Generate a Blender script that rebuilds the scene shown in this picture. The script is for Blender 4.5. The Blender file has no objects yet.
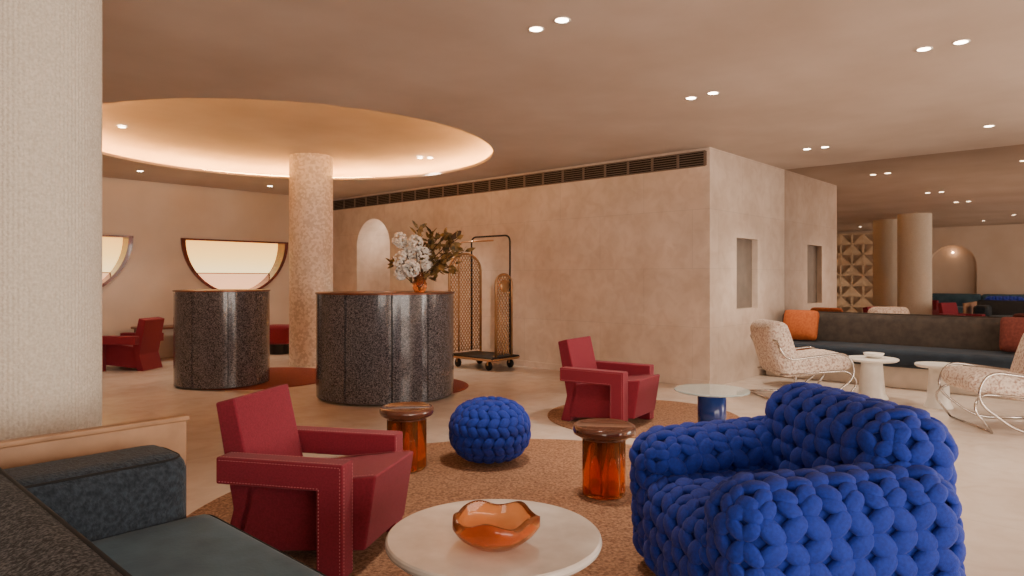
import bpy, bmesh, math, random
import numpy as np
from mathutils import Vector, Matrix, Euler
random.seed(7)
F=683.0; HZ=278.0; EYE=1.25
TH=math.atan2(.736,.677)          # room axes: local x = V, local y = U
Vd=Vector((math.cos(TH),math.sin(TH),0)); Ud=Vector((-math.sin(TH),math.cos(TH),0))
CEIL=2.74
RZ=.009                            # rug thickness
def UV(u,v,z=0): return Ud*u+Vd*v+Vector((0,0,z))

# ------------------------------------------------------------------ materials
def lin(c):
    o=[]
    for x in c[:3]:
        x=x/255.0
        o.append(x/12.92 if x<=.04045 else ((x+.055)/1.055)**2.4)
    return (*o,1)
def mat(name,c1,c2=None,scale=6,rough=.6,metal=0,bump=0,bscale=60,trans=0,ior=1.45,coat=0,sheen=0,detail=4,lo=.35,hi=.65,kind='noise',spec=None):
    m=bpy.data.materials.new(name); m.use_nodes=True
    nt=m.node_tree; N=nt.nodes; L=nt.links
    b=N['Principled BSDF']
    b.inputs['Roughness'].default_value=rough; b.inputs['Metallic'].default_value=metal
    b.inputs['Transmission Weight'].default_value=trans; b.inputs['IOR'].default_value=ior
    b.inputs['Coat Weight'].default_value=coat; b.inputs['Sheen Weight'].default_value=sheen
    if spec is not None: b.inputs['Specular IOR Level'].default_value=spec
    tc=N.new('ShaderNodeTexCoord')
    if c2 is None: c2=tuple(min(255,x*1.06+2) for x in c1)
    if kind=='voronoi':
        t=N.new('ShaderNodeTexVoronoi'); t.inputs['Scale'].default_value=scale; fac=t.outputs['Color']
    else:
        t=N.new('ShaderNodeTexNoise'); t.inputs['Scale'].default_value=scale; t.inputs['Detail'].default_value=detail; fac=t.outputs['Fac']
    L.new(tc.outputs['Object'],t.inputs['Vector'])
    r=N.new('ShaderNodeValToRGB'); r.color_ramp.elements[0].position=lo; r.color_ramp.elements[1].position=hi
    r.color_ramp.elements[0].color=lin(c1); r.color_ramp.elements[1].color=lin(c2)
    L.new(fac,r.inputs['Fac']); L.new(r.outputs['Color'],b.inputs['Base Color'])
    if bump>0:
        n=N.new('ShaderNodeTexNoise'); n.inputs['Scale'].default_value=bscale; n.inputs['Detail'].default_value=3
        L.new(tc.outputs['Object'],n.inputs['Vector'])
        bp=N.new('ShaderNodeBump'); bp.inputs['Strength'].default_value=bump; bp.inputs['Distance'].default_value=.01
        L.new(n.outputs['Fac'],bp.inputs['Height']); L.new(bp.outputs['Normal'],b.inputs['Normal'])
    return m
def emis(name,c,strength):
    m=bpy.data.materials.new(name); m.use_nodes=True
    b=m.node_tree.nodes['Principled BSDF']
    b.inputs['Base Color'].default_value=lin(c); b.inputs['Emission Color'].default_value=lin(c)
    b.inputs['Emission Strength'].default_value=strength
    return m
def tilemat(name,c1,c2,mort,w,h,rough,vertical,ms=.003,nscale=2.0,var=.9,vein=.6):
    m=mat(name,c1,c2,scale=nscale,rough=rough,bump=.05,bscale=8,detail=10,lo=.3,hi=.7)
    nt=m.node_tree; N=nt.nodes; L=nt.links; b=N['Principled BSDF']
    tc=[n for n in N if n.type=='TEX_COORD'][0]; ramp=[n for n in N if n.type=='VALTORGB'][0]
    sp=N.new('ShaderNodeSeparateXYZ'); L.new(tc.outputs['Object'],sp.inputs[0])
    cb=N.new('ShaderNodeCombineXYZ')
    if vertical:
        a=N.new('ShaderNodeMath'); a.operation='ADD'; L.new(sp.outputs[0],a.inputs[0]); L.new(sp.outputs[1],a.inputs[1])
        L.new(a.outputs[0],cb.inputs[0]); L.new(sp.outputs[2],cb.inputs[1])
    else:
        L.new(sp.outputs[0],cb.inputs[0]); L.new(sp.outputs[1],cb.inputs[1])
    br=N.new('ShaderNodeTexBrick'); L.new(cb.outputs[0],br.inputs['Vector'])
    br.inputs['Scale'].default_value=1; br.inputs['Brick Width'].default_value=w; br.inputs['Row Height'].default_value=h
    br.inputs['Mortar Size'].default_value=ms; br.inputs['Mortar Smooth'].default_value=.2
    br.inputs['Color1'].default_value=(1,1,1,1); br.inputs['Color2'].default_value=(var,var*.98,var*.96,1); br.inputs['Mortar'].default_value=(*[mort]*3,1)
    mx=N.new('ShaderNodeMix'); mx.data_type='RGBA'; mx.blend_type='MULTIPLY'; mx.inputs[0].default_value=1
    L.new(ramp.outputs[0],mx.inputs[6]); L.new(br.outputs['Color'],mx.inputs[7])
    n2=N.new('ShaderNodeTexNoise'); n2.inputs['Scale'].default_value=nscale*5; n2.inputs['Detail'].default_value=8; n2.inputs['Distortion'].default_value=.6
    L.new(tc.outputs['Object'],n2.inputs['Vector'])
    r2=N.new('ShaderNodeValToRGB'); r2.color_ramp.elements[0].position=.35; r2.color_ramp.elements[1].position=.6
    r2.color_ramp.elements[0].color=(.86,.82,.79,1); r2.color_ramp.elements[1].color=(1,1,1,1); L.new(n2.outputs['Fac'],r2.inputs['Fac'])
    m2=N.new('ShaderNodeMix'); m2.data_type='RGBA'; m2.blend_type='MULTIPLY'; m2.inputs[0].default_value=vein
    L.new(mx.outputs[2],m2.inputs[6]); L.new(r2.outputs[0],m2.inputs[7]); L.new(m2.outputs[2],b.inputs['Base Color'])
    return m

m_ceil=mat('plaster_ceiling',(188,172,158),(206,192,180),scale=1.1,rough=.85,bump=.12,bscale=14,detail=7,lo=.3,hi=.7)
m_wall=mat('plaster_wall',(208,190,172),(216,200,184),scale=1.6,rough=.85,bump=.1,bscale=20)
m_stone=tilemat('stone_tile_wall',(206,188,172),(232,216,202),.84,1.3,.68,.42,True,ms=.004,nscale=1.4,var=.945,vein=.75)
m_floor=tilemat('stone_floor',(210,194,180),(228,216,204),.86,1.2,1.2,.26,False,ms=.004,nscale=1.2)
m_colA=mat('ribbed_column_fabric',(204,194,178),(224,216,202),scale=90,rough=.8,bump=.6,bscale=110)
m_colB=mat('shell_mosaic',(204,188,172),(232,218,204),scale=34,rough=.45,kind='voronoi',bump=.1)
m_terr=mat('dark_terrazzo',(38,38,44),(124,120,126),scale=130,rough=.16,kind='voronoi',lo=.25,hi=1,coat=.25)
m_copper=mat('copper_rim',(104,62,46),(124,76,58),rough=.35,metal=.6)
m_redrug=mat('maroon_rug',(104,44,36),(128,58,46),scale=80,rough=.95,bump=.4,bscale=200)
m_rug=mat('brown_boucle_rug',(120,84,62),(174,132,102),scale=70,rough=.97,bump=.8,bscale=120)
m_red=mat('raspberry_wool',(116,18,38),(132,26,48),scale=120,rough=.85,bump=.25,bscale=260,sheen=.1)
m_stitch=mat('pink_stitch',(196,120,124),rough=.8)
m_blue=mat('cobalt_fabric',(6,36,134),(12,48,162),scale=100,rough=.8,bump=.25,bscale=300,sheen=.05)
m_amber=mat('amber_glass',(250,164,98),(252,178,116),rough=.03,trans=.9,spec=.5,ior=1.18)
m_amber2=mat('amber_bowl_glass',(242,160,100),(248,172,112),rough=.04,trans=.9,spec=.5,ior=1.35)
m_brownglass=mat('smoked_brown_glass',(98,56,42),(112,66,50),rough=.08,trans=.3,coat=.6)
m_marble=mat('white_marble',(204,196,188),(232,228,222),scale=5,rough=.25,detail=12)
m_blueglass=mat('blue_glass',(24,54,130),(34,68,150),rough=.05,trans=.4)
m_clear=mat('pale_glass',(206,216,214),rough=.05,trans=.6)
m_tweed=mat('charcoal_tweed',(38,40,44),(104,106,108),scale=160,rough=.95,bump=.6,bscale=220,lo=.42,hi=.72)
m_velvet=mat('teal_velvet',(50,80,98),(72,104,122),scale=5,rough=.85,sheen=.1,bump=.1,bscale=90)
m_armfab=mat('slate_corduroy',(26,36,46),(50,62,74),scale=60,rough=.9,bump=.6,bscale=120,sheen=.1)
m_pipe=mat('black_piping',(18,18,20),rough=.7)
m_wood=mat('light_oak',(152,116,86),(172,134,102),scale=7,rough=.5)
m_navy=mat('navy_velvet',(22,32,44),(34,46,58),scale=6,rough=.85,sheen=.05)
m_olive=mat('dark_brown_leather',(56,48,42),(72,62,54),scale=12,rough=.8,bump=.1)
m_plinth=mat('cream_plinth',(206,190,172),rough=.6)
m_orange=mat('rust_fabric',(164,82,38),(184,98,48),scale=40,rough=.9)
m_maroon=mat('maroon_fabric',(96,42,34),(112,54,44),scale=40,rough=.9)
m_pattern=mat('cream_boucle_fabric',(180,148,132),(236,222,208),scale=52,rough=.95,kind='noise',lo=.36,hi=.55,bump=.9,bscale=100)
m_chrome=mat('chrome',(190,184,178),rough=.15,metal=1)
m_bronze=mat('brass_metal',(164,124,86),(180,140,98),rough=.35,metal=.6)
m_black=mat('black_metal',(22,20,20),rough=.5)
m_white=mat('white_lacquer',(232,228,220),rough=.35)
m_screen=mat('pale_timber_block',(222,200,170),(236,216,188),rough=.6)
m_petal=mat('white_petals',(228,224,216),(246,242,236),scale=40,rough=.7)
m_leaf=mat('olive_leaf',(58,50,30),(146,114,62),scale=14,rough=.6)
m_twig=mat('twig_bark',(70,50,34),rough=.8)
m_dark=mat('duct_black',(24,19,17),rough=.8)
m_ventm=mat('vent_slat',(108,94,84),rough=.6)
m_niche=mat('taupe_panel',(112,102,92),(124,112,102),rough=.5)
m_frame=mat('oxblood_lacquer',(96,40,32),(116,52,42),rough=.15,coat=.5)
m_mirror=mat('bronze_mirror',(200,190,182),(201,191,183),rough=.015,metal=1)
m_lamp=emis('lamp_emitter',(255,234,206),24)
m_cove=emis('cove_led',(255,182,98),190)

# ------------------------------------------------------------------ helpers
def empty(name,loc=(0,0,0),rz=0):
    e=bpy.data.objects.new(name,None); e.location=loc; e.rotation_euler=(0,0,rz); e.empty_display_size=.1
    bpy.context.collection.objects.link(e); return e
def mk(name,bm,m,parent=None,smooth=False,loc=(0,0,0),rot=(0,0,0),auto=None):
    me=bpy.data.meshes.new(name); bm.normal_update(); bm.to_mesh(me); bm.free()
    return mko(name,me,m,parent,smooth,loc,rot)
def mko(name,me,m,parent=None,smooth=False,loc=(0,0,0),rot=(0,0,0)):
    o=bpy.data.objects.new(name,me); bpy.context.collection.objects.link(o)
    me.materials.append(m)
    o.location=loc; o.rotation_euler=rot
    if parent: o.parent=parent
    if smooth: me.polygons.foreach_set('use_smooth',[True]*len(me.polygons))
    return o
def template(kind):
    b=bmesh.new()
    if kind=='sphere': bmesh.ops.create_uvsphere(b,u_segments=12,v_segments=8,radius=1)
    elif kind=='ico': bmesh.ops.create_icosphere(b,subdivisions=1,radius=1)
    elif kind=='cube': bmesh.ops.create_cube(b,size=1)
    V=np.array([v.co[:] for v in b.verts]); Fc=[[v.index for v in f.verts] for f in b.faces]; b.free(); return V,Fc
TPL={k:template(k) for k in('sphere','ico','cube')}
def strap():
    V,Fc=template('sphere'); V=V.copy()
    V=V[:,[2,0,1]]
    s=np.sign(V); V=s*np.abs(V)**np.array([.85,.9,.8])
    V[:,2]-=.35*V[:,0]**2
    return V,Fc
TPL['strap']=strap()
class Acc:
    def __init__(s): s.V=[]; s.F=[]; s.n=0
    def add(s,kind,M):
        V,Fc=TPL[kind] if isinstance(kind,str) else kind
        A=np.array(M); W=V@A[:3,:3].T+A[:3,3]
        s.V.append(W); n=s.n; s.F.extend([[i+n for i in f] for f in Fc]); s.n+=len(V)
    def addbm(s,b):
        b.verts.index_update()
        V=np.array([v.co[:] for v in b.verts]); Fc=[[v.index for v in f.verts] for f in b.faces]; b.free(); s.add((V,Fc),Matrix.Identity(4))
    def obj(s,name,m,parent=None,smooth=True,**k):
        me=bpy.data.meshes.new(name); me.from_pydata(np.concatenate(s.V).tolist(),[],s.F); me.update()
        return mko(name,me,m,parent,smooth,**k)
def bm_box(bm,size,c=(0,0,0),rot=None,M=None):
    mx=Matrix.Translation(c)
    if rot: mx=mx@Euler(rot).to_matrix().to_4x4()
    mx=mx@Matrix.Diagonal((*size,1))
    if M is not None: mx=M@mx
    bmesh.ops.create_cube(bm,size=1,matrix=mx)
def box(name,size,c,m,parent=None,bevel=0,seg=3,rot=(0,0,0),smooth=None):
    bm=bmesh.new(); bm_box(bm,size)
    if bevel>0: bmesh.ops.bevel(bm,geom=bm.edges[:],offset=bevel,segments=seg,profile=.5,affect='EDGES')
    return mk(name,bm,m,parent,smooth=(bevel>0) if smooth is None else smooth,loc=c,rot=rot)
def lathe(name,prof,m,parent=None,n=48,loc=(0,0,0),smooth=True,fn=None):
    bm=bmesh.new(); rings=[]
    for (r,z) in prof:
        if r<1e-5: rings.append([bm.verts.new((0,0,z))])
        else:
            ring=[]
            for i in range(n):
                a=2*math.pi*i/n
                p=(r*math.cos(a),r*math.sin(a),z)
                if fn: p=fn(p,a,r,z)
                ring.append(bm.verts.new(p))
            rings.append(ring)
    for A,B in zip(rings,rings[1:]):
        if len(A)==1 and len(B)==1: continue
        for i in range(n):
            j=(i+1)%n
            if len(A)==1: bm.faces.new((A[0],B[i],B[j]))
            elif len(B)==1: bm.faces.new((A[i],A[j],B[0]))
            else: bm.faces.new((A[i],A[j],B[j],B[i]))
    bmesh.ops.recalc_face_normals(bm,faces=bm.faces[:])
    return mk(name,bm,m,parent,smooth=smooth,loc=loc)
def cylprof(r,z0,z1,b=.004):
    b=min(b,(z1-z0)*.4)
    return [(0,z0),(r-b,z0),(r,z0+b),(r,z1-b),(r-b,z1),(0,z1)]
def flat_lathe(name,prof,m,parent=None,n=64,loc=(0,0,0)):
    o=lathe(name,prof,m,parent,n,loc,smooth=True)
    md=o.modifiers.new('es','EDGE_SPLIT'); md.split_angle=math.radians(32)
    return o
def add_tube(bm,pts,r,n=8,closed=False):
    pts=[Vector(p) for p in pts]; k=len(pts); rings=[]; prev=None
    for i,p in enumerate(pts):
        if closed: t=(pts[(i+1)%k]-pts[i-1])
        else: t=(pts[min(i+1,k-1)]-pts[max(i-1,0)])
        if t.length<1e-9: t=Vector((0,0,1))
        t.normalize()
        if prev is None: a=t.orthogonal().normalized()
        else:
            a=(prev-t*prev.dot(t))
            a=a.normalized() if a.length>1e-6 else t.orthogonal().normalized()
        prev=a; b=t.cross(a)
        rr=r[i] if isinstance(r,(list,tuple)) else r
        rings.append([bm.verts.new(p+a*rr*math.cos(2*math.pi*j/n)+b*rr*math.sin(2*math.pi*j/n)) for j in range(n)])
    rng=range(k) if closed else range(k-1)
    for i in rng:
        A=rings[i]; B=rings[(i+1)%k]
        for j in range(n):
            bm.faces.new((A[j],A[(j+1)%n],B[(j+1)%n],B[j]))
    if not closed:
        bm.faces.new(rings[0][::-1]); bm.faces.new(rings[-1])
def tube(name,paths,r,m,parent=None,n=8,closed=False):
    bm=bmesh.new()
    if not isinstance(paths[0][0],(tuple,list,Vector)): paths=[paths]
    for p in paths: add_tube(bm,p,r,n,closed)
    return mk(name,bm,m,parent,smooth=True)
def fillet(pts,r,seg=6,closed=False):
    pts=[Vector(p) for p in pts]; out=[]; k=len(pts)
    for i,p in enumerate(pts):
        if not closed and i in (0,k-1): out.append(p); continue
        a=pts[i-1]-p; b=pts[(i+1)%k]-p; rr=min(r,a.length*.49,b.length*.49)
        A=p+a.normalized()*rr; B=p+b.normalized()*rr
        for s in range(seg+1):
            t=s/seg; out.append(A*(1-t)**2+p*2*t*(1-t)+B*t*t)
    return out
def prism(name,prof,y0,y1,m,parent=None,bevel=.012,seg=3):
    bm=bmesh.new()
    A=[bm.verts.new((x,y0,z)) for x,z in prof]; B=[bm.verts.new((x,y1,z)) for x,z in prof]
    bm.faces.new(A); bm.faces.new(B[::-1]); k=len(prof)
    for i in range(k): bm.faces.new((A[i],B[i],B[(i+1)%k],A[(i+1)%k]))
    bmesh.ops.recalc_face_normals(bm,faces=bm.faces[:])
    if bevel: bmesh.ops.bevel(bm,geom=bm.edges[:],offset=bevel,segments=seg,profile=.5,affect='EDGES')
    o=mk(name,bm,m,parent,smooth=True)
    o.modifiers.new('wn','WEIGHTED_NORMAL')
    return o
def cushion(name,size,c,m,parent=None,r=.06,puff=.03,rot=(0,0,0),n=10,pipe=None,pr=.006):
    bm=bmesh.new(); bmesh.ops.create_cube(bm,size=2)
    bmesh.ops.subdivide_edges(bm,edges=bm.edges[:],cuts=n,use_grid_fill=True)
    h=Vector(size)/2; r=min(r,min(h)*.98); ax=min(range(3),key=lambda i:size[i]); o_=[i for i in range(3) if i!=ax]
    for v in bm.verts:
        q=v.co.copy()
        for i in range(3): q[i]=math.copysign(1-(1-abs(q[i]))**1.5,q[i])
        p=Vector((q.x*h.x,q.y*h.y,q.z*h.z))
        inn=Vector([max(-(h[i]-r),min(h[i]-r,p[i])) for i in range(3)])
        d=p-inn
        if d.length>1e-6: p=inn+d.normalized()*r
        w=(1-q[o_[0]]**2)*(1-q[o_[1]]**2)
        p[ax]+=puff*w*(1 if q[ax]>0 else -1)*abs(q[ax])
        v.co=p
    o=mk(name,bm,m,parent,smooth=True,loc=c,rot=rot)
    if pipe:
        zz=h[2]-r*.29; a=h[0]-r*.29; b=h[1]-r*.29
        tube(name+'_piping',fillet([(-a,-b,zz),(a,-b,zz),(a,b,zz),(-a,b,zz)],r,5,True),pr,pipe,o,6,True)
    return o
def boolean(o,cutters,op='DIFFERENCE'):
    bpy.context.view_layer.update()
    for c in cutters:
        md=o.modifiers.new('b','BOOLEAN'); md.operation=op; md.object=c; md.solver='EXACT'
    bpy.context.view_layer.update()
    dg=bpy.context.evaluated_depsgraph_get()
    me=bpy.data.meshes.new_from_object(o.evaluated_get(dg))
    o.modifiers.clear(); o.data=me
    for c in cutters: bpy.data.objects.remove(c,do_unlink=True)

# ------------------------------------------------------------------ room shell (local x=v, y=u)
VL,VR,UB,UF=-4.5,9.46,-6.0,11.27
VA,UK=7.234,3.60
def room_box(name,v0,v1,u0,u1,z0,z1,m):
    bm=bmesh.new(); bm_box(bm,(v1-v0,u1-u0,z1-z0),((v0+v1)/2,(u0+u1)/2,(z0+z1)/2))
    return mk(name,bm,m,None,rot=(0,0,TH))
floor=room_box('floor',VL-.2,VR+.2,UB-.2,UF+.2,-.1,0,m_floor)
CC=Vector((-2.585,8.02,0)); cv,cu=CC.dot(Vd),CC.dot(Ud); RH=2.36
def ceiling():
    bm=bmesh.new()
    x0,x1,y0,y1=VL-.2,VR+.2,UB-.2,UF+.2
    angs=[2*math.pi*i/128 for i in range(128)]
    for X,Y in((x0,y0),(x0,y1),(x1,y0),(x1,y1)): angs.append(math.atan2(Y-cu,X-cv)%(2*math.pi))
    angs.sort(); n=len(angs)
    def ring(r,z): return [bm.verts.new((cv+r*math.cos(a),cu+r*math.sin(a),z)) for a in angs]
    out=[]
    for a in angs:
        c,s=math.cos(a),math.sin(a)
        t=min(((x1-cv)/c if c>0 else (x0-cv)/c) if abs(c)>1e-9 else 1e9,((y1-cu)/s if s>0 else (y0-cu)/s) if abs(s)>1e-9 else 1e9)
        out.append(bm.verts.new((cv+t*c,cu+t*s,CEIL)))
    prof=[(RH,CEIL),(RH,CEIL+.035),(RH+.24,CEIL+.035)]
    for i in range(9):
        t=math.pi/2*i/8
        prof.append((RH+.24-.55*(1-math.cos(t)),CEIL+.05+.21*math.sin(t)))
    prof.append((RH*.5,CEIL+.285))
    prev=out
    for k,(r,z) in enumerate(prof):
        R=ring(r,z)
        for i in range(n):
            j=(i+1)%n; f=bm.faces.new((prev[i],prev[j],R[j],R[i]))
            if k>=4: f.smooth=True
        prev=R
    top=bm.verts.new((cv,cu,CEIL+.29))
    for i in range(n): f=bm.faces.new((prev[i],prev[(i+1)%n],top)); f.smooth=True
    bmesh.ops.recalc_face_normals(bm,faces=bm.faces[:])
    return mk('ceiling',bm,m_ceil,rot=(0,0,TH))
ceiling()
bm=bmesh.new()
add_tube(bm,[((RH+.12)*math.cos(2*math.pi*i/96),(RH+.12)*math.sin(2*math.pi*i/96),0) for i in range(96)],.008,8,True)
mk('cove_light_strip',bm,m_cove,loc=(CC.x,CC.y,CEIL+.046),smooth=True)

wr=room_box('wall_right',VA,VR,UK,UF,0,CEIL,m_stone)
def arch_cut(w,h,depth,loc):
    bm=bmesh.new(); pts=[(-w/2,-.01)]+[(w/2*math.cos(math.pi-math.pi*i/24),h-w/2+w/2*math.sin(math.pi*i/24)) for i in range(25)]+[(w/2,-.01)]
    A=[bm.verts.new((0,y,z)) for y,z in pts];B=[bm.verts.new((depth,y,z)) for y,z in pts]
    bm.faces.new(A);bm.faces.new(B[::-1])
    for i in range(len(pts)): bm.faces.new((A[i],B[i],B[(i+1)%len(pts)],A[(i+1)%len(pts)]))
    bmesh.ops.recalc_face_normals(bm,faces=bm.faces[:])
    o=mk('cut',bm,m_wall,rot=(0,0,TH)); o.location=loc; return o
c1=arch_cut(.98,2.3,1.0,UV(3.6+6.4,VA-.1))
c2=room_box('cut2',VA+.70,VA+1.32,UK-.1,UK+.09,.87,1.74,m_niche)
boolean(wr,[c1,c2])
room_box('niche_panel',VA+.702,VA+1.318,UK+.075,UK+.089,.872,1.738,m_niche)
D_HOLES=[(VA-.93-.935,),(VA-3.49-.935,)]
ww=room_box('wall_back',VL,VA,UF,UF+.3,0,CEIL,m_wall)
def dshape(r,k=32): return [(r*math.cos(math.pi+math.pi*i/k),r*math.sin(math.pi+math.pi*i/k)) for i in range(k+1)]
cuts=[]
ZT=1.89
for i,(vc,) in enumerate(D_HOLES):
    bm=bmesh.new(); pts=dshape(.93)
    A=[bm.verts.new((x,-.1,z)) for x,z in pts];B=[bm.verts.new((x,.5,z)) for x,z in pts]
    bm.faces.new(A);bm.faces.new(B[::-1])
    for k in range(len(pts)): bm.faces.new((A[k],B[k],B[(k+1)%len(pts)],A[(k+1)%len(pts)]))
    bmesh.ops.recalc_face_normals(bm,faces=bm.faces[:])
    o=mk('cut',bm,m_wall,rot=(0,0,TH)); o.location=UV(UF,vc,ZT); cuts.append(o)
boolean(ww,cuts)
def window_mat():
    m=bpy.data.materials.new('sunlit_frosted_glass'); m.use_nodes=True; nt=m.node_tree; N=nt.nodes; L=nt.links
    b=N['Principled BSDF']; tc=N.new('ShaderNodeTexCoord'); sp=N.new('ShaderNodeSeparateXYZ'); L.new(tc.outputs['Object'],sp.inputs[0])
    mr=N.new('ShaderNodeMapRange'); mr.inputs['From Min'].default_value=-.93; mr.inputs['From Max'].default_value=0
    L.new(sp.outputs[2],mr.inputs['Value'])
    r=N.new('ShaderNodeValToRGB'); e=r.color_ramp.elements
    e[0].position=.0; e[0].color=lin((236,170,120)); e[1].position=1; e[1].color=lin((250,176,86))
    x=e.new(.38); x.color=lin((226,160,118)); x=e.new(.41); x.color=lin((255,218,150)); x=e.new(.7); x.color=lin((255,200,110))
    L.new(mr.outputs[0],r.inputs['Fac']); L.new(r.outputs[0],b.inputs['Emission Color']); b.inputs['Base Color'].default_value=(.3,.2,.12,1)
    b.inputs['Emission Strength'].default_value=2.6; return m
m_win=window_mat()
for i,(vc,) in enumerate(D_HOLES):
    w=empty('window_%d'%(i+1),UV(UF,vc,ZT),TH)
    bm=bmesh.new(); pts=dshape(.90); bm.faces.new([bm.verts.new((x,.22,z)) for x,z in pts]); mk('glass',bm,m_win,w)
    bm=bmesh.new(); po=dshape(.929); pi_=dshape(.86)
    loops=[]
    for y in(-.03,.26):
        loops.append(([bm.verts.new((x,y,z-.001)) for x,z in po],[bm.verts.new((x,y,z-.03)) for x,z in pi_]))
    (o0,i0),(o1,i1)=loops; k=len(po)
    for a in range(k-1):
        bm.faces.new((o0[a],o0[a+1],i0[a+1],i0[a])); bm.faces.new((o1[a],o1[a+1],i1[a+1],i1[a]))
        bm.faces.new((i0[a],i0[a+1],i1[a+1],i1[a])); bm.faces.new((o0[a],o0[a+1],o1[a+1],o1[a]))
    bm.faces.new((o0[0],i0[0],i1[0],o1[0])); bm.faces.new((o0[-1],i0[-1],i1[-1],o1[-1]))
    bmesh.ops.recalc_face_normals(bm,faces=bm.faces[:]); mk('frame',bm,m_frame,w)
    box('head',(1.86,.29,.03),(0,.115,-.016),m_frame,w)
    box('glazing_bar',(1.4,.02,.015),(0,.2,-.56),m_frame,w)
room_box('wall_mirror_side',VR,VR+.2,UB,UF,0,CEIL,m_wall)
room_box('mirror_panel',VR-.02,VR-.001,UB+.05,UK-.002,.3,CEIL-.002,m_mirror)
wl=room_box('wall_left',VL-.2,VL,UB,UF,0,CEIL,m_wall)
c=arch_cut(1.2,2.2,1.2,UV(4.04,VL-.19))
boolean(wl,[c])
room_box('wall_left_alcove',VL-.3,VL-.2,3,5,0,CEIL,m_orange)
room_box('wall_rear',VL,VR,UB-.2,UB,0,CEIL,m_wall)
room_box('baseboard_right',VA-.012,VA,UK,9.45,0,.08,m_stone)
room_box('baseboard_back',VL,VA-.02,UF-.012,UF,0,.1,m_wall)

# vent grille
vent=empty('ceiling_vent_grille',UV(0,0,0),TH)
u0,u1=UK+.05,UF-.05; z0,z1=2.535,2.70
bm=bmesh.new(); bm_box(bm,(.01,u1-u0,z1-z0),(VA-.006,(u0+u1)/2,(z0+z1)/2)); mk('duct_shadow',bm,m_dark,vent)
bm=bmesh.new()
for z in(z0,z1): bm_box(bm,(.02,u1-u0,.014),(VA-.012,(u0+u1)/2,z))
nseg=22
for i in range(nseg+1): bm_box(bm,(.02,.03,z1-z0),(VA-.012,u0+(u1-u0)*i/nseg,(z0+z1)/2))
mk('frame',bm,m_ventm,vent)
bm=bmesh.new()
for k in range(1,6): bm_box(bm,(.012,u1-u0,.007),(VA-.014,(u0+u1)/2,z0+(z1-z0)*k/6))
mk('slats',bm,m_ventm,vent)

# ------------------------------------------------------------------ columns
def column(name,x,y,r,h,m,rib=0):
    e=empty(name,(x,y,0))
    if rib:
        fn=lambda p,a,rr,z:(p[0]*(1+.006*math.cos(a*rib)),p[1]*(1+.006*math.cos(a*rib)),z)
        lathe('shaft',[(r,0),(r,h)],m,e,rib*4,fn=fn)
    else: lathe('shaft',[(r,0),(r,h)],m,e,64)
    return e
column('ribbed_column',-2.33,3.2,.35,CEIL-.001,m_colA,120)
column('ribbed_column.001',-3.87,2.84,.33,CEIL-.001,m_colA,120)
column('mosaic_column',-2.91,9.9,.305,CEIL+.27,m_colB)

# ------------------------------------------------------------------ downlights
LC=(1,.83,.67)
def downlight(x,y,z=CEIL,energy=30,name='ceiling_downlight',spot=True):
    e=empty(name,(x,y,z))
    lathe('trim_ring',[(.038,-.001),(.05,-.004),(.05,0),(.038,0)],m_white,e,24)
    lathe('lens',[(0,-.003),(.038,-.003)],m_lamp,e,24)
    l=bpy.data.lights.new('bulb','SPOT'); l.energy=energy; l.color=LC; l.spot_size=math.radians(92); l.spot_blend=.75; l.shadow_soft_size=.04
    o=bpy.data.objects.new('bulb',l); o.location=(0,0,-.02); o.parent=e; bpy.context.collection.objects.link(o)
DL=[(536,29),(562,20),(691,98),(713,93),(924,49),(961,42),(807,149),(825,147),(989,126)]
for (px,py) in DL:
    d=(CEIL-EYE)*F/(HZ-py); downlight((px-512)/F*d,d,energy=95)
for (px,py) in[(140,171),(270,186)]:
    d=(CEIL-EYE)*F/(HZ-py); downlight((px-512)/F*d,d,energy=65)
for (px,py,zz) in[(122,127,2.99),(420,158,2.972),(430,158,2.972)]:
    d=(zz-EYE)*F/(HZ-py); downlight((px-512)/F*d,d,z=zz,energy=80)
for p in[UV(2.2,-1),UV(-2,7),UV(-3,1),UV(6,-2.6),UV(3,-2.5),UV(0,-2.5),UV(-3,-2.5),UV(-2,4),UV(8.5,-1),UV(7.2,-3.2)]:  # out-of-view downlights; the last one is added to light the block screen
    downlight(p.x,p.y,energy=90)

# ------------------------------------------------------------------ reception pods
def pod(name,x,y,r,h,seams):
    e=empty(name,(x,y,0))
    bm=bmesh.new(); gap=math.radians(.5); n=len(seams)
    for s in range(n):
        a0=seams[s]+gap; a1=seams[(s+1)%n]-gap
        if a1<a0: a1+=2*math.pi
        k=18
        pts=[(r*math.cos(a0+(a1-a0)*i/k),r*math.sin(a0+(a1-a0)*i/k)) for i in range(k+1)]
        pin=[(p[0]*.94,p[1]*.94) for p in pts]
        lo=[bm.verts.new((*p,.02)) for p in pts]; hi=[bm.verts.new((*p,h-.018)) for p in pts]
        lo2=[bm.verts.new((*p,.02)) for p in pin]; hi2=[bm.verts.new((*p,h-.018)) for p in pin]
        for i in range(k):
            bm.faces.new((lo[i],lo[i+1],hi[i+1],hi[i])); bm.faces.new((hi[i],hi[i+1],hi2[i+1],hi2[i])); bm.faces.new((lo[i],lo2[i],lo2[i+1],lo[i+1]))
        bm.faces.new((lo[0],hi[0],hi2[0],lo2[0])); bm.faces.new((lo[-1],lo2[-1],hi2[-1],hi[-1]))
    mk('terrazzo_panels',bm,m_terr,e)
    flat_lathe('inner_core',cylprof(r*.93,RZ+.002,h-.03),m_black,e)
    flat_lathe('counter_top',cylprof(r+.010,h-.018,h),m_copper,e,96)
    return e
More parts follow.
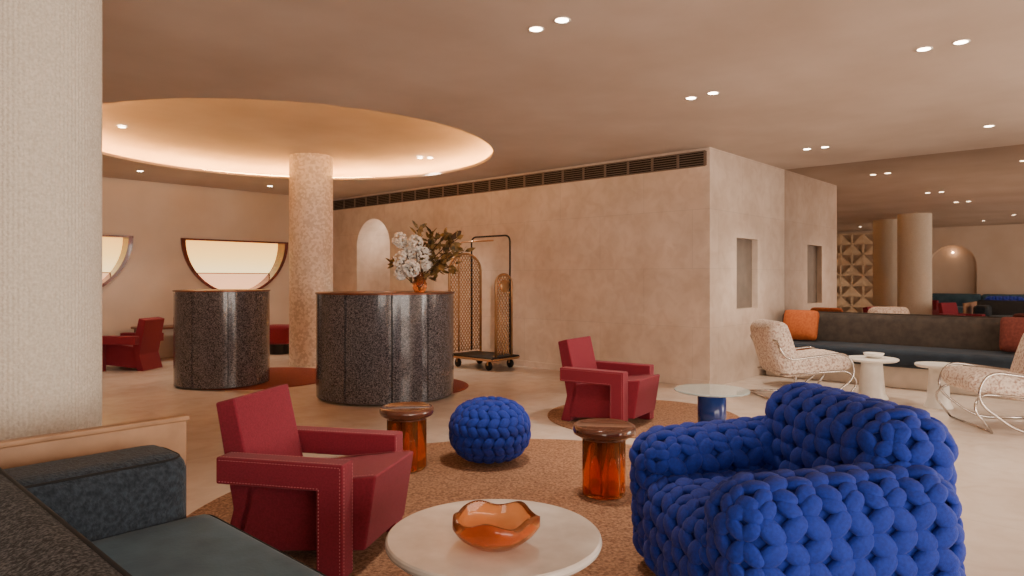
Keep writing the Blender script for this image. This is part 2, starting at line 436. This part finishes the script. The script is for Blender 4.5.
def seam_angles(x,y,r,pxs,extra):
    out=[]
    for px in pxs:
        best=None
        for i in range(3600):
            a=-math.pi+2*math.pi*i/3600; qx=x+r*math.cos(a); qy=y+r*math.sin(a)
            if (qx*math.cos(a)+qy*math.sin(a))>0: continue
            e=abs(512+F*qx/qy-px)
            if best is None or e<best[0]: best=(e,a)
        out.append(best[1]%(2*math.pi))
    out+= [a%(2*math.pi) for a in extra]
    return sorted(out)
pod('reception_desk',-3.43,8.1,.525,1.11,seam_angles(-3.43,8.1,.525,[192,228,256],[.4,1.4,2.3]))
pod('reception_desk.001',-1.355,7.35,.725,1.10,seam_angles(-1.355,7.35,.725,[345,392,428],[.5,1.5,2.5]))
flat_lathe('round_rug',cylprof(.95,0,RZ),m_redrug,None,64,(-3.15,8.55,0))
flat_lathe('round_rug.001',cylprof(.82,0,RZ),m_redrug,None,64,(-1.32,7.85,0))

# flowers
fl=empty('flower_vase',(-.98,7.25,1.101))
lathe('vase',[(0,0),(.055,0),(.075,.04),(.078,.09),(.05,.15),(.035,.19),(.05,.21),(.044,.205),(.03,.19),(.04,.1),(0,.02)],m_amber2,fl,32)
A=Acc(); bl=[(-.21,0,.55,.08),(-.1,.05,.44,.09),(-.17,-.05,.33,.1),(-.04,-.06,.52,.08),(.04,.02,.40,.09),(-.08,-.08,.25,.09),(-.2,.0,.2,.07),(.08,0,.28,.06)]
for (x,y,z,r) in bl:
    for i in range(100):
        a=random.uniform(0,2*math.pi); c=random.uniform(-1,1); s=math.sqrt(1-c*c); d=Vector((s*math.cos(a),s*math.sin(a),c))
        q=d.to_track_quat('Z','Y').to_matrix().to_4x4()
        A.add('ico',Matrix.Translation(Vector((x,y,z))+d*r*random.uniform(.85,1.05))@q@Matrix.Diagonal((.022,.018,.008,1)))
A.obj('hydrangea_blooms',m_petal,fl)
bm=bmesh.new(); bl2=bmesh.new(); A=Acc()
stems=[(.40,0,.56),(.34,.05,.46),(.46,-.05,.42),(.2,0,.58),(.12,.1,.62),(-.02,0,.66),(.28,-.1,.35),(-.27,.05,.30),(.36,.05,.28),(.28,0,.60)]
def leaf(bm,p,d,l,w):
    d=d.normalized(); s=d.cross(Vector((random.uniform(-1,1),random.uniform(-1,1),random.uniform(-.3,1)))).normalized(); nrm=d.cross(s)
    vs=[bm.verts.new(p),bm.verts.new(p+d*l*.35+s*w),bm.verts.new(p+d*l*.75+s*w*.7+nrm*l*.05),bm.verts.new(p+d*l+nrm*l*.1),bm.verts.new(p+d*l*.75-s*w*.7+nrm*l*.05),bm.verts.new(p+d*l*.35-s*w)]
    bm.faces.new(vs)
for s in stems:
    s=Vector(s); b=Vector((0,0,.1)); pts=[b*(1-t)**2+Vector((s.x*.25,s.y*.3,s.z*.7))*2*t*(1-t)+s*t*t for t in [i/8 for i in range(9)]]
    add_tube(bm,pts,.005,5)
    for i in range(3,9):
        for k in range(3):
            leaf(bl2,pts[i]+Vector([random.uniform(-.02,.02) for _ in range(3)]),(pts[i]-pts[i-1])*6+Vector([random.uniform(-1,1) for _ in range(3)])*.5,random.uniform(.08,.14),random.uniform(.018,.030))
for (x,y,z) in[(.38,0,.60),(.30,.03,.50)]:
    A.add('sphere',Matrix.Translation((x,y,z))@Euler((0,.9,0)).to_matrix().to_4x4()@Matrix.Diagonal((.03,.03,.08,1)))
A.obj('banksia_heads',m_twig,fl)
for (x,y,z,r) in bl: add_tube(bm,[(0,0,.1),(x*.4,y*.4,z*.5),(x,y,z)],.005,5)
mk('stems',bm,m_twig,fl); mk('leaves',bl2,m_leaf,fl)

# ------------------------------------------------------------------ luggage trolley (local x=v, y=u)
tr=empty('luggage_trolley',UV(6.77,6.78,0),TH)
L2,W2=.38,.25
box('platform',(W2*2+.06,L2*2+.1,.05),(0,0,.16),m_black,tr,.02)
tube('bumper_rail',fillet([(-W2-.05,-L2-.06,.15),(W2+.05,-L2-.06,.15),(W2+.05,L2+.06,.15),(-W2-.05,L2+.06,.15)],.12,6,True),.014,m_bronze,tr,8,True)
for sx in(-1,1):
    for sy in(-1,1):
        o=lathe('wheel',[(0,-.02),(.05,-.02),(.06,-.01),(.06,.01),(.05,.02),(0,.02)],m_black,tr,20,(sx*W2*.85,sy*L2*.8,.061)); o.rotation_euler=(0,math.pi/2,0)
        box('caster_fork',(.055,.02,.07),(sx*W2*.85,sy*L2*.8,.105),m_bronze,tr)
def lattice_panel(y,h,w,name):
    bm=bmesh.new()
    path=[(-w,y,.18)]+[(-w*math.cos(math.pi*i/14),y,h-w*.8+w*.8*math.sin(math.pi*i/14)) for i in range(15)]+[(w,y,.18)]
    add_tube(bm,path,.018,8)
    def inside(x,z):
        if abs(x)>w or z<.2: return False
        if z>h-w*.8: return (x/w)**2+((z-(h-w*.8))/(w*.8))**2<1
        return True
    for sgn in(-1,1):
        c=-3.0
        while c<3.0:
            run=[];x=-w
            while x<=w+1e-6:
                z=.2+sgn*x*1.3+c
                if inside(x,z): run.append((x,y,z))
                elif len(run)>1: add_tube(bm,[run[0],run[-1]],.0065,4); run=[]
                else: run=[]
                x+=.01
            if len(run)>1: add_tube(bm,[run[0],run[-1]],.0065,4)
            c+=.07
    mk(name,bm,m_bronze,tr,smooth=True)
lattice_panel(L2,1.60,W2+.06,'end_lattice_tall')
lattice_panel(-L2,1.30,W2*.62,'end_lattice_short')
tube('top_hoop',fillet([(W2*.5,L2,.2),(W2*.5,L2,1.84),(W2*.5,-L2,1.84),(W2*.5,-L2,.2)],.1,8),.013,m_black,tr)
tube('top_hoop_inner',fillet([(-W2*.5,L2,.2),(-W2*.5,L2,1.76),(-W2*.5,-L2+.08,1.76)],.1,8),.011,m_bronze,tr)
o=lathe('badge',[(0,-.01),(.085,-.01),(.09,0),(.085,.01),(0,.01)],m_bronze,tr,28,(0,-L2-.016,1.14)); o.rotation_euler=(math.pi/2,0,0)

# ------------------------------------------------------------------ red angular armchair (faces +x local)
def stitches(name,paths,parent):
    A=Acc()
    for pts in paths:
        for a,b in zip(pts,pts[1:]):
            a=Vector(a);b=Vector(b); L=(b-a).length; n=max(1,int(L/.014)); d=(b-a).normalized()
            q=d.to_track_quat('X','Z').to_matrix().to_4x4()
            for i in range(n):
                A.add('cube',Matrix.Translation(a+(b-a)*((i+.5)/n))@q@Matrix.Diagonal((.006,.002,.002,1)))
    A.obj(name,m_stitch,parent,smooth=False)
def red_chair(x,y,ang,stitch=True,z=RZ+.001):
    e=empty('red_armchair',(x,y,z),ang)
    st=[]
    for s in(-1,1):
        ya,yb=sorted((s*.225,s*.325))
        prof=[(-.28,.36),(-.28,.475),(.31,.475),(.31,0.0),(.19,0.0),(.19,.36)]
        prism('arm_and_leg_%s'%('near' if s<0 else 'far'),prof,ya,yb,m_red,e,.008)
        yo=s*.3255; i=.012
        st+= [[(-.28+i,yo,.475-i),(.31-i,yo,.475-i),(.31-i,yo,.01)],[(-.28+i,yo,.36+i),(.19+i,yo,.36+i),(.19+i,yo,.01)]]
        for yy in(s*.237,s*.313): st.append([(-.27,yy,.4755),(.30,yy,.4755)]); st.append([(.3105,yy,.465),(.3105,yy,.01)])
    prism('seat',[(.36,.09),(.41,.41),(-.20,.325),(-.27,.03)],-.222,.222,m_red,e,.012)
    prism('backrest',[(-.16,.27),(-.265,.71),(-.36,.685),(-.27,.22),(-.33,.0),(-.24,.0)],-.222,.222,m_red,e,.010)
    st+=[[(.395,-.21,.412),(-.14,-.21,.338)],[(.395,.21,.412),(-.14,.21,.338)]]
    if stitch: stitches('stitching',st,e)
    return e
red_chair(-.92,3.17,math.radians(-13))
red_chair(.82,5.95,math.radians(-34))
red_chair(-5.25,9.4,math.radians(175),False,0.0)
red_chair(-3.1,2.45,math.radians(60),False,0.0)

# ------------------------------------------------------------------ woven blue chair + pouf
def rbox_puffs(A,h,r,M,step=.070,skip=None):
    h=Vector(h)
    for ax in range(3):
        for sg in(-1,1):
            a,b=[i for i in range(3) if i!=ax]
            na=max(2,round(2*h[a]*.95/step)); nb=max(2,round(2*h[b]*.95/step))
            def pt(ia,jb):
                p=Vector((0,0,0)); p[ax]=sg*h[ax]; p[a]=-h[a]+2*h[a]*ia/na; p[b]=-h[b]+2*h[b]*jb/nb
                inn=Vector([max(-(h[k]-r),min(h[k]-r,p[k])) for k in range(3)])
                d=p-inn; d=d.normalized() if d.length>1e-6 else Vector((0,0,1))
                return inn+d*r,d
            for i in range(na):
                for j in range(nb):
                    p,nn=pt(i+.5,j+.5); pa,_=pt(i+1,j+.5); pb,_=pt(i+.5,j+1)
                    ta=(pa-p); tb=(pb-p)
                    if ta.length<1e-5 or tb.length<1e-5: continue
                    sc=max(.72,min(1.12,(ta.length+tb.length)/step))*random.uniform(.94,1.07)
                    ta=(ta-nn*ta.dot(nn)).normalized(); tb=nn.cross(ta)
                    k=1 if (i+j)%2==0 else -1
                    k*=random.uniform(.8,1.2)
                    dirv=(ta+tb*k).normalized(); oth=nn.cross(dirv)
                    pw=M@p
                    if skip and skip(pw): continue
                    R=Matrix((dirv,oth,nn)).transposed().to_4x4(); W=M.to_3x3().to_4x4()
                    A.add('strap',Matrix.Translation(pw)@W@R@Matrix.Rotation(.18,4,'Y')@Matrix.Diagonal((.055*sc,.036*sc,.021*sc,1)))
def rbox_base(A,h,r,M):
    b2=bmesh.new(); bmesh.ops.create_cube(b2,size=2); bmesh.ops.subdivide_edges(b2,edges=b2.edges[:],cuts=8,use_grid_fill=True)
    h=Vector(h)
    for v in b2.verts:
        p=Vector((v.co.x*h.x,v.co.y*h.y,v.co.z*h.z)); inn=Vector([max(-(h[k]-r),min(h[k]-r,p[k])) for k in range(3)]); d=p-inn
        if d.length>1e-6: p=inn+d.normalized()*r
        v.co=M@p
    A.addbm(b2)
def blue_chair(x,y,ang,z=RZ+.001):
    e=empty('woven_blue_armchair',(x,y,z),ang)
    parts=[('seat',(.06,0,.225),(.37,.32,.195),.10,(0,0,0)),
           ('backrest',(-.28,.0,.41),(.15,.41,.355),.12,(0,-.10,0)),
           ('arm_left',(.03,.38,.31),(.39,.14,.28),.11,(0,.05,-.05)),
           ('arm_right',(.03,-.38,.31),(.39,.14,.28),.11,(0,.05,.05))]
    mats=[(n,Vector(h),r,Matrix.Translation(c)@Euler(ro).to_matrix().to_4x4()) for n,c,h,r,ro in parts]
    for n,h,r,M in mats:
        others=[(h2,M2.inverted()) for n2,h2,r2,M2 in mats if n2!=n]
        def skip(pw):
            for h2,Mi in others:
                q=Mi@pw
                if all(abs(q[k])<h2[k]-.045 for k in range(3)): return True
            return pw.z<.04
        A=Acc(); rbox_base(A,h-Vector((.014,)*3),r-.010,M)
        rbox_puffs(A,h,r,M,skip=skip)
        A.obj(n,m_blue,e)
    return e
blue_chair(1.02,2.62,math.radians(190))
blue_chair(-3.33,.1,math.radians(40),0.0)
def pouf(x,y,R,H):
    e=empty('woven_blue_pouf',(x,y,RZ+.001)); A=Acc()
    def S(th,ph):
        c,s=math.cos(ph),math.sin(ph)
        rr=R*(abs(c)**.75); return Vector((rr*math.cos(th),rr*math.sin(th),H/2+ (H/2-.02)*math.copysign(abs(s)**.9,s)))
    A.add('sphere',Matrix.Translation((0,0,H/2))@Matrix.Diagonal((R*.95,R*.95,H*.47,1)))
    rows=10
    for j in range(rows):
        ph=-math.pi/2*.9+math.pi*.9*(j+.5)/rows
        c=math.cos(ph); n=max(4,int(2*math.pi*R*(c**.75)/.070)); n+=n%2
        for i in range(n):
            th=2*math.pi*(i+.5*(j%2))/n; p=S(th,ph)
            ta=(S(th+.01,ph)-p).normalized(); tb=(S(th,ph+.01)-p).normalized(); nn=ta.cross(tb).normalized(); tb=nn.cross(ta)
            k=1 if j%2==0 else -1
            d=(ta+tb*k).normalized(); Rm=Matrix((d,nn.cross(d),nn)).transposed().to_4x4()
            p.z=max(p.z,.045)
            A.add('strap',Matrix.Translation(p)@Rm@Matrix.Rotation(.1,4,'Y')@Matrix.Diagonal((.050,.032,.021,1)))
    A.obj('woven_cover',m_blue,e)
pouf(-.15,4.62,.26,.43)

# ------------------------------------------------------------------ amber side tables
def side_table(x,y,r,h):
    e=empty('amber_glass_side_table',(x,y,RZ+.001))
    rb=r*.70; n=4; rt=rb*.44; t=.007
    for i in range(n):
        a=2*math.pi*i/n+.35; cx,cy=rb*.60*math.cos(a),rb*.60*math.sin(a)
        lathe('glass_tube_%d'%(i+1),[(rt-t,0.009),(rt,0.009),(rt,h-.079),(rt-t,h-.079),(rt-t,0.009)],m_amber,e,36,(cx,cy,0))
    lathe('base_disc',cylprof(rb*.95,0,.008),m_amber,e,48)
    lathe('top_disc',[(0,h-.069),(r*.8,h-.068),(r*.97,h-.05),(r,h-.03),(r*.97,h-.008),(r*.9,h),(r*.84,h-.008),(0,h-.008)],m_brownglass,e,64)
    lathe('collar',[(0,h-.078),(rb*1.05,h-.078),(rb*1.05,h-.069),(0,h-.069)],m_brownglass,e,48)
side_table(-.685,4.45,.178,.405)
side_table(.53,3.93,.182,.40)

# coffee table + bowl
ct=empty('marble_coffee_table',(-.063,2.385,RZ+.001))
flat_lathe('top',[(0,.315),(.36,.315),(.372,.325),(.375,.335),(.372,.345),(.366,.35),(0,.35)],m_marble,ct,96)
flat_lathe('pedestal',[(0,.0),(.2,.0),(.2,.02),(.09,.05),(.07,.1),(.07,.29),(.12,.315),(0,.315)],m_marble,ct,48)
bw=empty('amber_wavy_bowl',(-.055,2.27,.361))
def wav(p,a,r,z):
    t=min(1,max(0,(z-.02)/.09)); k=1+.07*t*math.cos(5*a+.6)
    return (p[0]*k,p[1]*k*.95,z+.010*t*math.cos(5*a+2.2))
lathe('bowl',[(0,0),(.05,.0),(.085,.010),(.125,.04),(.144,.07),(.140,.103),(.133,.106),(.130,.102),(.136,.07),(.118,.045),(.08,.018),(.04,.009),(0,.009)],m_amber2,bw,80,fn=wav)

# rugs
flat_lathe('brown_round_rug',cylprof(1.78,0,RZ),m_rug,None,96,(.08,3.5,0))
flat_lathe('brown_round_rug.001',cylprof(.86,0,RZ),m_rug,None,96,(1.18,6.15,0))

gt=empty('blue_glass_table',(1.58,5.4,RZ+.001))
flat_lathe('glass_top',cylprof(.29,.345,.36),m_clear,gt,64)
lathe('glass_base',[(.105,.0),(.11,.0),(.11,.344),(.105,.344),(.105,0)],m_blueglass,gt,48)

# ------------------------------------------------------------------ foreground dark sofa  (local x=v, y=u)
sf=empty('charcoal_sofa',(0,0,0),TH)
box('base',(.80,2.02,.22),(.62,1.70,.16),m_tweed,sf,.03)
cushion('seat_cushion',(.66,1.78,.19),(.735,1.55,.335),m_velvet,sf,.05,.012,n=16,pipe=m_pipe,pr=.005)
cushion('arm',(.72,.28,.47),(.64,2.57,.41),m_armfab,sf,.07,.012,n=14,pipe=m_pipe,pr=.005)
cushion('back_cushion',(.24,2.0,.47),(.36,1.72,.51),m_tweed,sf,.055,.015,rot=(0,-.28,0),n=16)
tube('back_piping',[(.41,.75,.742),(.41,2.68,.742)],.007,m_pipe,sf)
for a in(.3,.95):
    for b in(.8,2.6): flat_lathe('foot',cylprof(.025,RZ+.001,.06),m_black,sf,16,(a,b,0))
pn=empty('oak_screen_panel',(0,0,RZ+.001),TH)
box('panel',(1.6,.035,.635),(.34,2.85,.3475),m_wood,pn,.004)
box('cap',(1.62,.045,.02),(.34,2.85,.675),m_wood,pn,.004)
box('foot_rail',(1.58,.06,.03),(.34,2.85,.015),m_wood,pn)

# ------------------------------------------------------------------ banquette
def banquette(name,v0,sgn,ua,ub,mb,ms,per=2.0):
    e=empty(name,(0,0,0),TH); L=ub-ua; uc=(ua+ub)/2
    box('plinth',(.72,L,.25),(v0-sgn*.38,uc,.125),m_plinth,e,.01)
    n=max(1,round(L/per))
    for i in range(n):
        l=L/n; c=ua+l*(i+.5)
        cushion('seat_%d'%(i+1),(.70,l-.01,.19),(v0-sgn*.54,c,.345),ms,e,.05,.01,n=14)
        cushion('back_%d'%(i+1),(.22,l-.01,.42),(v0-sgn*.145,c,.59),mb,e,.07,.015,n=14)
    return e
banquette('banquette_sofa',VR-.03,1,-2.4,UK-.05,m_olive,m_navy,3.0)
banquette('banquette_sofa.001',VL+.03,-1,-3.0,5.4,m_velvet,m_velvet)
def pillow(x,y,z,m,rz,s=.42,tilt=-.35):
    o=cushion('throw_pillow',(.12,s,s*.9),(x,y,z),m,None,.05,.05,rot=(0,tilt,rz),n=8); return o
p=UV(3.2,8.93,.65); pillow(p.x,p.y,p.z,m_orange,TH,.43,.3)
p=UV(.9,8.93,.65); pillow(p.x,p.y,p.z,m_maroon,TH,.42,.3)
p=UV(.42,8.93,.65); pillow(p.x,p.y,p.z,m_maroon,TH+.1,.42,.3)

# ------------------------------------------------------------------ cream chrome lounge chairs (face +x)
def lounge(x,y,ang):
    e=empty('chrome_lounge_chair',(x,y,0),ang)
    cushion('seat_cushion',(.60,.60,.18),(.06,0,.36),m_pattern,e,.08,.02,rot=(0,-.13,0))
    cushion('back_cushion',(.21,.62,.58),(-.28,0,.52),m_pattern,e,.09,.03,rot=(0,-.30,0))
    cushion('front_roll',(.18,.60,.17),(.33,0,.39),m_pattern,e,.08,.0)
    for s in(-1,1):
        ys=s*.335
        path=fillet([(-.40,ys,.62),(-.30,ys,.42),(.34,ys,.50),(.42,ys,.26),(.10,ys,.013),(-.42,ys,.013)],.14,8)
        tube('side_frame_%d'%(1 if s>0 else 2),path,.011,m_chrome,e)
        tube('seat_rail_%d'%(1 if s>0 else 2),fillet([(-.34,ys*.85,.27),(.36,ys*.85,.31),(.44,ys,.2),(.30,ys,.013)],.08,6),.010,m_chrome,e)
    tube('base_bar',[(-.42,-.335,.013),(-.42,.335,.013)],.012,m_chrome,e)
    tube('top_bar',[(-.40,-.335,.62),(-.40,.335,.62)],.011,m_chrome,e)
    tube('seat_bar',[(.30,-.335,.013),(.30,.335,.013)],.010,m_chrome,e)
lounge(3.04,7.2,math.radians(2))
lounge(4.18,5.75,math.radians(172))
def ped(x,y,h,r):
    e=empty('white_pedestal_table',(x,y,0))
    flat_lathe('top',[(0,h-.03),(r*.93,h-.03),(r,h-.015),(r,h-.004),(r*.98,h),(0,h)],m_white,e,64)
    lathe('base',[(0,0),(r*.62,0),(r*.62,.01),(r*.5,.06),(r*.42,h-.1),(r*.40,h-.03),(0,h-.03)],m_white,e,48)
ped(3.74,7.1,.42,.25); ped(4.12,6.6,.42,.20)
dt=empty('dark_side_table',(3.3,7.95,0))
flat_lathe('top',cylprof(.26,.40,.42),m_brownglass,dt,48); lathe('stem',[(.02,.01),(.02,.40)],m_chrome,dt,16); flat_lathe('foot',cylprof(.16,0,.012),m_chrome,dt,32)
bk=empty('table_bowl',(3.76,7.1,.421)); lathe('dish',[(0,0),(.05,0),(.09,.03),(.1,.05),(.092,.05),(.05,.012),(0,.012)],m_white,bk,32)

# ------------------------------------------------------------------ far-left furniture
for vv in(VA-3.1,VA-4.6):
    wt=empty('window_console_table',UV(UF-.32,vv,0),TH)
    box('top',(.9,.5,.035),(0,0,.5),m_copper,wt,.008)
    for a in(-.4,.4): box('leg',(.04,.4,.48),(a,0,.24),m_copper,wt)
st=empty('red_stool',(-3.85,11.3,0)); cushion('seat',(.44,.44,.30),(0,0,.32),m_red,st,.06,.01); flat_lathe('base',cylprof(.16,0,.18),m_black,st,24)

bs=empty('breeze_block_screen',UV(6.73,VL+.12,0),TH)
bm=bmesh.new(); W=.66; ncol=4; s=2*W/ncol; nrow=8
def tri(bm,pts,x0,x1):
    A=[bm.verts.new((x0,y,z)) for y,z in pts]; B=[bm.verts.new((x1,y,z)) for y,z in pts]
    bm.faces.new(A); bm.faces.new(B[::-1])
    for i in range(3): bm.faces.new((A[i],B[i],B[(i+1)%3],A[(i+1)%3]))
for i in range(ncol):
    for j in range(nrow):
        y0=-W+i*s; z0=j*s; g=.02
        if (i+j)%2==0: tri(bm,[(y0+g,z0+g),(y0+s-g,z0+g),(y0+g,z0+s-g)],-.04,.04)
        else: tri(bm,[(y0+g,z0+g),(y0+s-g,z0+g),(y0+s-g,z0+s-g)],-.04,.04)
for i in range(ncol+1): bm_box(bm,(.1,.045,s*nrow),(0,-W+i*s,s*nrow/2))
for j in range(nrow+1): bm_box(bm,(.1,2*W+.03,.045),(0,0,min(j*s+.0225,s*nrow)))
bmesh.ops.recalc_face_normals(bm,faces=bm.faces[:])
mk('blocks',bm,m_screen,bs)

# ------------------------------------------------------------------ lights
def area(name,loc,size,energy,color,direction):
    l=bpy.data.lights.new(name,'AREA'); l.shape='RECTANGLE'; l.size=size[0]; l.size_y=size[1]; l.energy=energy; l.color=color
    o=bpy.data.objects.new(name,l); o.location=loc; o.rotation_euler=Vector(direction).to_track_quat('-Z','Y').to_euler(); bpy.context.collection.objects.link(o); return o
DC=(1,.88,.77)
area('window_daylight_rear',UV(UB+.1,1.0,1.4),(7,2.3),430,DC,Ud)  # unseen fill added for daylight from behind; this wall has no window
area('window_daylight_left',UV(-3.6,VL+.3,1.4),(3.6,2.2),170,DC,Vd)  # added area fill off the left wall
area('window_daylight_right',UV(-3.8,VR-.3,1.4),(3.5,2.2),300,DC,-Vd)  # out-of-view fill in front of the mirror, added for daylight from the right
def point(name,loc,e,c,r=.1):
    l=bpy.data.lights.new(name,'POINT'); l.energy=e; l.color=c; l.shadow_soft_size=r
    o=bpy.data.objects.new(name,l); o.location=loc; bpy.context.collection.objects.link(o)
point('alcove_lamp',UV(10.0,VA+.45,2.0),8,(1,.82,.66))
point('alcove_lamp_left',UV(4.04,VL-.08,2.0),2,(1,.6,.35),.02)
w=bpy.data.worlds.new('World'); bpy.context.scene.world=w; w.use_nodes=True
w.node_tree.nodes['Background'].inputs[0].default_value=(1,.85,.7,1); w.node_tree.nodes['Background'].inputs[1].default_value=.3

# ------------------------------------------------------------------ camera
cam=bpy.data.cameras.new('camera'); co=bpy.data.objects.new('camera',cam); bpy.context.collection.objects.link(co)
co.location=(0,0,EYE); co.rotation_euler=(math.pi/2,0,0); cam.sensor_width=36; cam.lens=36*F/1024; cam.shift_y=-10/1024; cam.clip_start=.05
bpy.context.scene.camera=co
